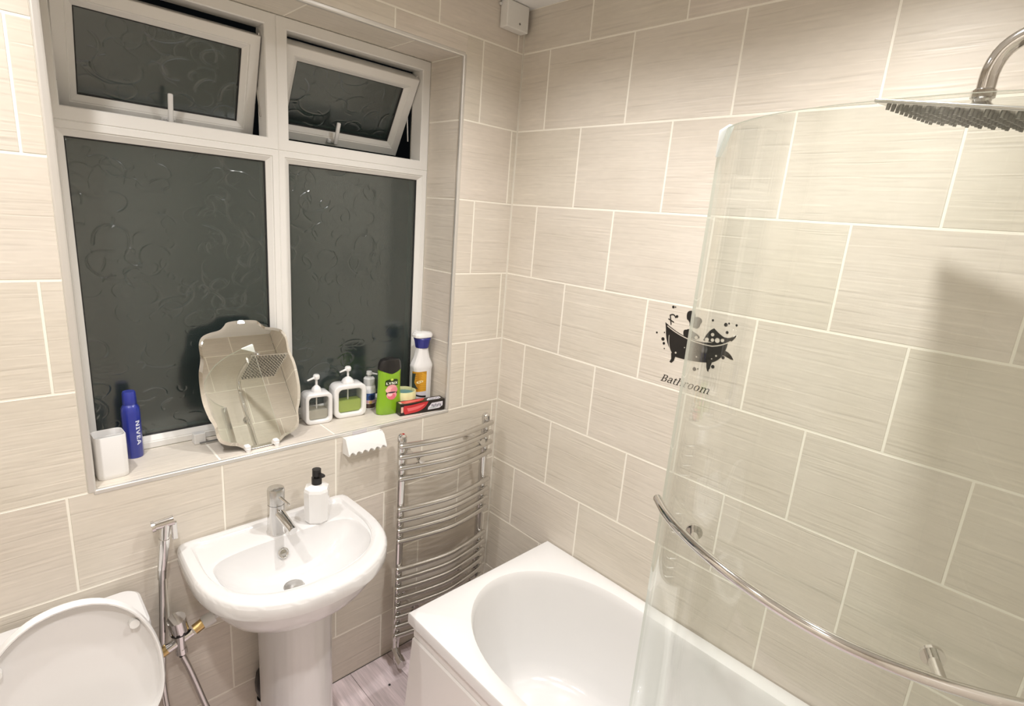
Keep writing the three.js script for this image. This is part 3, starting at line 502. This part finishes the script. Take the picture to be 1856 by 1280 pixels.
function soapDispenser(label, pos, turn, w, h, liquid, level) {
  const t = thing('soap_dispenser', label, 'soap dispenser', pos, turn), d = 0.05, f = 0.0125 * w / 0.09;
  mesh('case', extrude(roundedRect(w, h, w * 0.2, 8).map(([x, y]) => [x, y + h / 2]), d, 0.004, [roundedRect(w - 2 * f, h - 2 * f, w * 0.13, 8).map(([x, y]) => [x, y + h / 2])]).translate(0, 0, -d / 2), M.whiteGloss, t);
  const tw = w - 2 * f - 0.001, th = h - 2 * f - 0.001, tank = roundedRect(tw, th, w * 0.12, 8).map(([x, y]) => [x, y + h / 2]);
  mesh('tank', extrude(tank, 0.038, 0).translate(0, 0, -0.019), M.clear, t);
  const yl = f + th * level; const lp = tank.map(([x, y]) => [x * 0.975, Math.min(Math.max(y, f + 0.0025), yl)]);
  mesh('liquid', extrude(lp.filter((p, i) => !i || Math.hypot(p[0] - lp[i - 1][0], p[1] - lp[i - 1][1]) > 1e-5), 0.034, 0).translate(0, 0, -0.017), liquid, t);
  mesh('dip_tube', cyl(0.0022, 0.0022, h * 0.66, 0, h * 0.52, 0, 10), M.white, t);
  mesh('collar', lathe([[0, h - 0.001], [w * 0.19, h - 0.001], [w * 0.19, h + 0.005], [w * 0.15, h + 0.013], [w * 0.07, h + 0.020], [0.004, h + 0.022]]), M.whiteGloss, t);
  const g = rod([0, 0, 0], [-0.032, -0.006, 0.012], 0.0042, 14, 0.0026).translate(0, h + 0.049, 0);
  mesh('pump_head', merged(cyl(0.0038, 0.0038, 0.03, 0, h + 0.031, 0, 16), lathe([[0, 0.042], [0.009, 0.042], [0.0105, 0.046], [0.0105, 0.053], [0.008, 0.057], [0, 0.0575]]).translate(0, h, 0), g), M.whiteGloss, t);
  return t;
}
soapDispenser('smaller white square soap dispenser with clear tank beside the mirror', [-0.686, SILL, -0.138], -0.12, 0.088, 0.104, M.soapClear, 0.42);
soapDispenser('larger white square soap dispenser half full of green soap', [-0.574, SILL, -0.14], -0.12, 0.112, 0.116, M.greenSoap, 0.5);
{
  const t = thing('pump_bottle', 'small grey topped pump bottle with blue label on the sill', 'bottle', [-0.482, SILL, -0.160], 0.2);
  const b = mesh('bottle_body', lathe([[0, 0], [0.0215, 0], [0.023, 0.003], [0.023, 0.082], [0.02, 0.088], [0, 0.088]]), M.whiteGloss, t);
  const tex = canvasTexture(256, 256, (c, w, h) => { c.fillStyle = '#e9e9ee'; c.fillRect(0, 0, w, h); c.fillStyle = '#3b5f9e'; c.fillRect(0, 56, w, 92); c.fillStyle = '#1c2f5c'; c.beginPath(); c.arc(w * 0.5, 112, 40, 0, 7); c.fill(); c.fillStyle = '#d9a9b8'; c.fillRect(0, 150, w, 40); c.fillStyle = '#d9b16a'; c.beginPath(); c.arc(w * 0.45, 176, 22, 0, 7); c.fill(); c.fillStyle = '#4b3a35'; c.fillRect(0, 196, w, 60); });
  mesh('label', new THREE.CylinderGeometry(0.02315, 0.02315, 0.07, 32, 1, true, -1.9, 3.2).translate(0, 0.042, 0), phys({ map: tex, roughness: 0.35 }), b);
  mesh('collar', lathe([[0, 0.088], [0.0195, 0.088], [0.0195, 0.112], [0.015, 0.117], [0.006, 0.118]]), M.greyPump, t);
  mesh('pump_head', merged(cyl(0.006, 0.006, 0.014, 0, 0.122, 0, 14), cyl(0.0105, 0.0095, 0.011, 0, 0.132, 0, 20), rod([0.0, 0.132, 0], [0.026, 0.124, 0.012], 0.004, 12, 0.003)), M.greyPump, t);
}
{
  const t = thing('shower_gel', 'bright green shower gel bottle with black cap on the sill', 'bottle', [-0.447, SILL, -0.085], -0.08);
  const el = (w, d, y, dz = 0) => { const r = []; for (let i = 0; i < 48; i++) { const a = i / 48 * 2 * Math.PI; r.push([w * Math.sign(Math.cos(a)) * Math.abs(Math.cos(a)) ** 0.8, y + dz * Math.max(0, Math.sin(a)) * 0, d * Math.sin(a)]); } return r; };
  const b = mesh('bottle_body', loft([el(0.043, 0.019, 0), el(0.0465, 0.0215, 0.004), el(0.0470, 0.022, 0.03), el(0.0435, 0.0215, 0.06), el(0.0415, 0.021, 0.10), el(0.0415, 0.0205, 0.14), el(0.0425, 0.020, 0.158), el(0.038, 0.018, 0.162)], { capStart: true, capEnd: true, crease: 0.6, flip: true }), M.greenGel, t);
  const capBase = (k) => { const r = []; for (let i = 0; i < 48; i++) { const a = i / 48 * 2 * Math.PI, x = Math.cos(a); r.push([0.0428 * Math.sign(x) * Math.abs(x) ** 0.8 * k, 0.164 - 0.016 * (1 - Math.abs(x)) , 0.0212 * Math.sin(a) * k]); } return r; };
  mesh('cap', loft([capBase(0.99), capBase(1.01), el(0.0425, 0.021, 0.172), el(0.0405, 0.0205, 0.186), el(0.034, 0.019, 0.196), el(0.02, 0.014, 0.2), el(0.004, 0.003, 0.201)], { capEnd: true, capStart: true, crease: 0.5, flip: true }), M.black, t);
  const tex = canvasTexture(256, 512, (c, w, h) => {
    c.clearRect(0, 0, w, h); c.fillStyle = '#26350f'; c.beginPath(); c.ellipse(128, 60, 96, 34, 0, 0, 7); c.fill(); c.fillRect(26, 60, 204, 110); c.beginPath(); c.ellipse(128, 330, 92, 60, 0, 0, 7); c.fill();
    c.fillStyle = '#c9dd62'; c.beginPath(); c.arc(128, 40, 24, 0, 7); c.fill();
    c.fillStyle = '#f4f7e6'; c.font = 'bold 74px sans-serif'; c.textAlign = 'center'; c.textBaseline = 'middle'; c.fillText('LYNX', 128, 118);
    for (const [x, y, r, q] of [[128, 235, 84, '#e9a2a4'], [92, 260, 60, '#f2b7b2'], [168, 268, 58, '#e58f96'], [128, 370, 82, '#ef98a4'], [128, 400, 62, '#e2707f'], [100, 350, 40, '#f7c7c4']]) { c.fillStyle = q; c.beginPath(); c.arc(x, y, r, 0, 7); c.fill(); }
    c.fillStyle = '#43303a'; c.beginPath(); c.ellipse(128, 312, 66, 17, 0, 0, 7); c.fill();
  });
  const lp = []; for (const y of [0.046, 0.076, 0.106, 0.134]) { const r = []; for (let i = 0; i <= 16; i++) { const u = i / 16 * 2 - 1, w = y < 0.06 ? 0.0452 : 0.042, x = u * 0.030; r.push([x, y, 0.0226 * Math.sqrt(1 - Math.abs(x / w) ** 2.5) + (y < 0.06 ? 0.0002 : -0.0006)]); } lp.push(r); }
  const lg = loft(lp, { closed: false, crease: 0 }), uv = lg.attributes.uv; for (let i = 0; i < uv.count; i++) uv.setX(i, (i % 17) / 16);
  mesh('label', lg, phys({ map: tex, transparent: true, alphaTest: 0.5, roughness: 0.3 }), b);
}
{
  const t = thing('round_tub', 'pale yellow round tub with teal recessed top on the sill', 'tub', [-0.376, SILL, -0.098]);
  mesh('tub_wall', lathe([[0, 0], [0.041, 0], [0.043, 0.004], [0.043, 0.066], [0.0415, 0.069], [0.038, 0.069], [0.0365, 0.066], [0.0365, 0.056]]), M.paleYellow, t);
  mesh('lid', lathe([[0, 0.059], [0.030, 0.059], [0.0362, 0.058], [0.0362, 0.055]]), M.teal, t);
}
{
  const t = thing('spray_bottle', 'white spray cleaner bottle with blue collar by the window reveal', 'bottle', [-0.298, SILL, -0.108], 0.0);
  const el = (w, d, y, x = 0) => { const r = []; for (let i = 0; i < 48; i++) { const a = i / 48 * 2 * Math.PI, c = Math.cos(a), s = Math.sin(a); r.push([x + w * Math.sign(c) * Math.abs(c) ** 0.7, y, d * Math.sign(s) * Math.abs(s) ** 0.8]); } return r; };
  const b = mesh('bottle_body', loft([el(0.036, 0.024, 0), el(0.0395, 0.0275, 0.004), el(0.040, 0.028, 0.135), el(0.042, 0.029, 0.142), el(0.0425, 0.029, 0.152), el(0.038, 0.027, 0.162), el(0.029, 0.023, 0.182), el(0.0235, 0.02, 0.206), el(0.0225, 0.0195, 0.216), el(0.02, 0.018, 0.218)], { capStart: true, capEnd: true, crease: 0.5, flip: true }), M.whiteGloss, t);
  mesh('collar', lathe([[0, 0.218], [0.0235, 0.218], [0.0245, 0.221], [0.0275, 0.240], [0.0315, 0.252], [0.030, 0.254], [0, 0.254]]), M.navy, t);
  mesh('trigger_head', loft([el(0.031, 0.022, 0.254), el(0.0385, 0.026, 0.258), el(0.0385, 0.026, 0.266), el(0.033, 0.022, 0.273), el(0.015, 0.012, 0.276)], { capStart: true, capEnd: true, crease: 0.6, flip: true }), M.whiteGloss, t);
  mesh('trigger', merged(box(0.010, 0.046, 0.012, 0.004, 0.228, -0.034, 0.004), rod([0, 0.264, -0.02], [0.002, 0.264, -0.046], 0.008, 16)), M.whiteGloss, t);
  const tex = canvasTexture(256, 512, (c, w, h) => {
    c.fillStyle = '#c08a1e'; c.fillRect(0, 0, w, h); const g = ['#a87412', '#d79f2b', '#8a5f12']; for (let i = 0; i < 26; i++) { c.fillStyle = g[i % 3]; c.beginPath(); c.ellipse(120 + 130 * Math.sin(i * 2.1), 40 + i * 13, 46, 15, i, 0, 7); c.fill(); }
    c.fillStyle = '#2e3a35'; c.beginPath(); c.moveTo(0, 40); c.lineTo(90, 30); c.lineTo(60, 200); c.lineTo(150, 330); c.lineTo(0, 300); c.fill();
    c.fillStyle = '#e6d9a8'; c.beginPath(); c.ellipse(170, 190, 62, 24, -0.2, 0, 7); c.fill(); c.fillStyle = '#b98520'; c.beginPath(); c.ellipse(160, 190, 18, 12, 0, 0, 7); c.fill(); c.beginPath(); c.ellipse(200, 186, 14, 10, 0, 0, 7); c.fill();
    c.fillStyle = '#d8d3da'; c.fillRect(0, 380, w, 132); c.fillStyle = '#2b2622'; c.beginPath(); c.moveTo(0, 400); c.lineTo(w, 470); c.lineTo(w, 508); c.lineTo(0, 430); c.fill();
  });
  const lp = []; for (const y of [0.03, 0.08, 0.132]) { const r = []; for (let i = 0; i <= 20; i++) { const a = Math.PI * (0.98 - 0.50 * i / 20), c = Math.cos(a), s = Math.sin(a); r.push([0.0404 * Math.sign(c) * Math.abs(c) ** 0.7, y, 0.0284 * s ** 0.8]); } lp.push(r); }
  const lg = loft(lp, { closed: false, crease: 0, flip: false }), uv = lg.attributes.uv; for (let i = 0; i < uv.count; i++) uv.setX(i, (i % 21) / 20);
  mesh('label', lg, phys({ map: tex, roughness: 0.35 }), b);
}
{
  const t = thing('toothpaste_box', 'black and red toothpaste box lying at the sill edge', 'box', [-0.345, SILL + 0.0215, -0.036], -0.14);
  const side = canvasTexture(1024, 256, (c, w, h) => {
    c.fillStyle = '#1b1614'; c.fillRect(0, 0, w, h);
    c.fillStyle = '#c22f33'; c.beginPath(); c.moveTo(90, 40); c.bezierCurveTo(300, 60, 420, 10, 640, 10); c.bezierCurveTo(600, 120, 520, 200, 340, 220); c.lineTo(110, 236); c.bezierCurveTo(60, 160, 60, 90, 90, 40); c.fill();
    c.fillStyle = '#e4696b'; c.beginPath(); c.moveTo(150, 100); c.bezierCurveTo(320, 110, 440, 70, 560, 60); c.bezierCurveTo(500, 130, 420, 160, 180, 180); c.fill();
    c.fillStyle = '#e0b9a8'; c.fillRect(20, 60, 50, 130);
    c.fillStyle = '#d9d6de'; c.beginPath(); c.moveTo(640, 150); c.lineTo(720, 60); c.lineTo(980, 50); c.lineTo(980, 150); c.lineTo(900, 200); c.lineTo(630, 206); c.fill();
    c.fillStyle = '#6b6a78'; for (let i = 0; i < 6; i++) c.fillRect(720 + i * 40, 90 + (i % 2) * 14, 24, 60); c.fillStyle = '#8fa6a0'; c.fillRect(660, 165, 180, 14);
  });
  const dark = phys({ color: rgb(0.03, 0.026, 0.024), roughness: 0.3 }), print = phys({ map: side, roughness: 0.28 });
  const m = mesh('carton', new THREE.BoxGeometry(0.175, 0.042, 0.036), [dark, dark, print, dark, print, dark], t); void m;
}

// ------------------------------------------------------------------ vinyl sticker on the long wall
{
  const tex = canvasTexture(1024, 1024, (c, w, h) => {
    c.clearRect(0, 0, w, h); c.fillStyle = '#17130f'; c.strokeStyle = '#17130f'; c.lineCap = 'round';
    const Z = (z) => (z - 0.65) / 0.28 * w, Yy = (y) => (1.445 - y) / 0.28 * h, m = w / 0.28;
    const path = (pts) => { c.beginPath(); pts.forEach((p, i) => { const q = [Z(p[0]), Yy(p[1])]; if (!i) c.moveTo(...q); else if (p.length === 2) c.lineTo(...q); else c.quadraticCurveTo(Z(p[2]), Yy(p[3]), ...q); }); c.closePath(); };
    // tub
    path([[0.688, 1.381], [0.790, 1.347, 0.735, 1.352], [0.897, 1.385, 0.86, 1.345], [0.882, 1.372], [0.845, 1.296, 0.885, 1.315], [0.735, 1.287, 0.79, 1.283], [0.693, 1.36, 0.70, 1.31]]); c.fill();
    // feet, spout and flicks of water
    for (const [z, y, s] of [[0.728, 1.278, -1], [0.838, 1.28, 1]]) { path([[z - 0.008, y + 0.022], [z + 0.010, y + 0.022], [z + 0.006, y - 0.002], [z + 0.004 + 0.006 * s, y - 0.012, z, y - 0.012], [z - 0.004 + 0.004 * s, y - 0.010], [z - 0.004, y]]); c.fill(); }
    path([[0.874, 1.338], [0.905, 1.318, 0.893, 1.338], [0.897, 1.318], [0.872, 1.325, 0.885, 1.322]]); c.fill();
    // knees
    path([[0.812, 1.353], [0.838, 1.392, 0.822, 1.385], [0.868, 1.374, 0.85, 1.382], [0.903, 1.388, 0.89, 1.371], [0.880, 1.361, 0.895, 1.364], [0.845, 1.352]]); c.fill();
    // bather: shoulder, head and bun, in profile
    path([[0.752, 1.352], [0.757, 1.372, 0.744, 1.372], [0.778, 1.371, 0.768, 1.38], [0.802, 1.358, 0.795, 1.366], [0.79, 1.349]]); c.fill();
    path([[0.764, 1.385], [0.754, 1.402, 0.766, 1.396], [0.766, 1.428, 0.745, 1.428], [0.778, 1.413, 0.778, 1.426], [0.797, 1.410, 0.79, 1.416], [0.796, 1.396, 0.802, 1.402], [0.782, 1.381, 0.796, 1.38]]); c.fill();
    // light lines and bubbles
    c.globalCompositeOperation = 'destination-out'; c.lineWidth = 0.0032 * m;
    c.beginPath(); c.moveTo(Z(0.697), Yy(1.371)); c.quadraticCurveTo(Z(0.76), Yy(1.338), Z(0.84), Yy(1.342)); c.quadraticCurveTo(Z(0.87), Yy(1.35), Z(0.888), Yy(1.366)); c.stroke();
    c.lineWidth = 0.002 * m; c.beginPath(); c.moveTo(Z(0.706), Yy(1.345)); c.quadraticCurveTo(Z(0.708), Yy(1.31), Z(0.722), Yy(1.296)); c.stroke();
    for (const [z, y, r] of [[0.79, 1.356, 0.005], [0.806, 1.358, 0.006], [0.822, 1.357, 0.006], [0.838, 1.359, 0.005], [0.852, 1.361, 0.007], [0.866, 1.364, 0.005], [0.735, 1.299, 0.003], [0.80, 1.302, 0.0022], [0.856, 1.318, 0.0028], [0.845, 1.307, 0.002], [0.76, 1.32, 0.0018], [0.836, 1.374, 0.005]]) { c.beginPath(); c.arc(Z(z), Yy(y), r * m, 0, 7); c.fill(); }
    c.globalCompositeOperation = 'source-over';
    // tap and drops
    c.lineWidth = 0.0034 * m; c.beginPath(); c.moveTo(Z(0.707), Yy(1.378)); c.lineTo(Z(0.700), Yy(1.404)); c.quadraticCurveTo(Z(0.712), Yy(1.412), Z(0.718), Yy(1.400)); c.stroke(); c.beginPath(); c.moveTo(Z(0.697), Yy(1.392)); c.lineTo(Z(0.714), Yy(1.386)); c.stroke();
    for (const [z, y, r] of [[0.706, 1.429, 0.004], [0.713, 1.43, 0.002], [0.722, 1.404, 0.004], [0.688, 1.33, 0.0052], [0.693, 1.318, 0.004], [0.665, 1.345, 0.003], [0.690, 1.35, 0.002], [0.697, 1.303, 0.002], [0.868, 1.408, 0.005], [0.876, 1.413, 0.0025], [0.875, 1.388, 0.004], [0.897, 1.412, 0.003], [0.83, 1.413, 0.003], [0.876, 1.318, 0.0045], [0.852, 1.286, 0.005], [0.80, 1.266, 0.0055], [0.81, 1.269, 0.002], [0.862, 1.322, 0.002]]) { c.beginPath(); c.arc(Z(z), Yy(y), r * m, 0, 7); c.fill(); }
    c.save(); c.translate(Z(0.698), Yy(1.205)); c.transform(1, 0, -0.12, 1, 0, 0); c.font = 'italic 108px serif'; c.textBaseline = 'alphabetic'; c.scale(1.1, 1); c.fillText('Bathroom', 0, 0); c.restore();
  });
  const m = mesh('wall_sticker', new THREE.PlaneGeometry(0.28, 0.28), std({ map: tex, transparent: true, alphaTest: 0.5, roughness: 0.5 }), scene);
  m.position.set(-0.0007, 1.305, 0.79); m.rotation.y = -Math.PI / 2;
  tag(m, 'black vinyl sticker of a bather in a claw foot tub above the word Bathroom', 'sticker');
}

scene.traverse((o) => { if (o.isMesh) { o.castShadow = true; o.receiveShadow = true; } });
renderer.render(scene, camera);
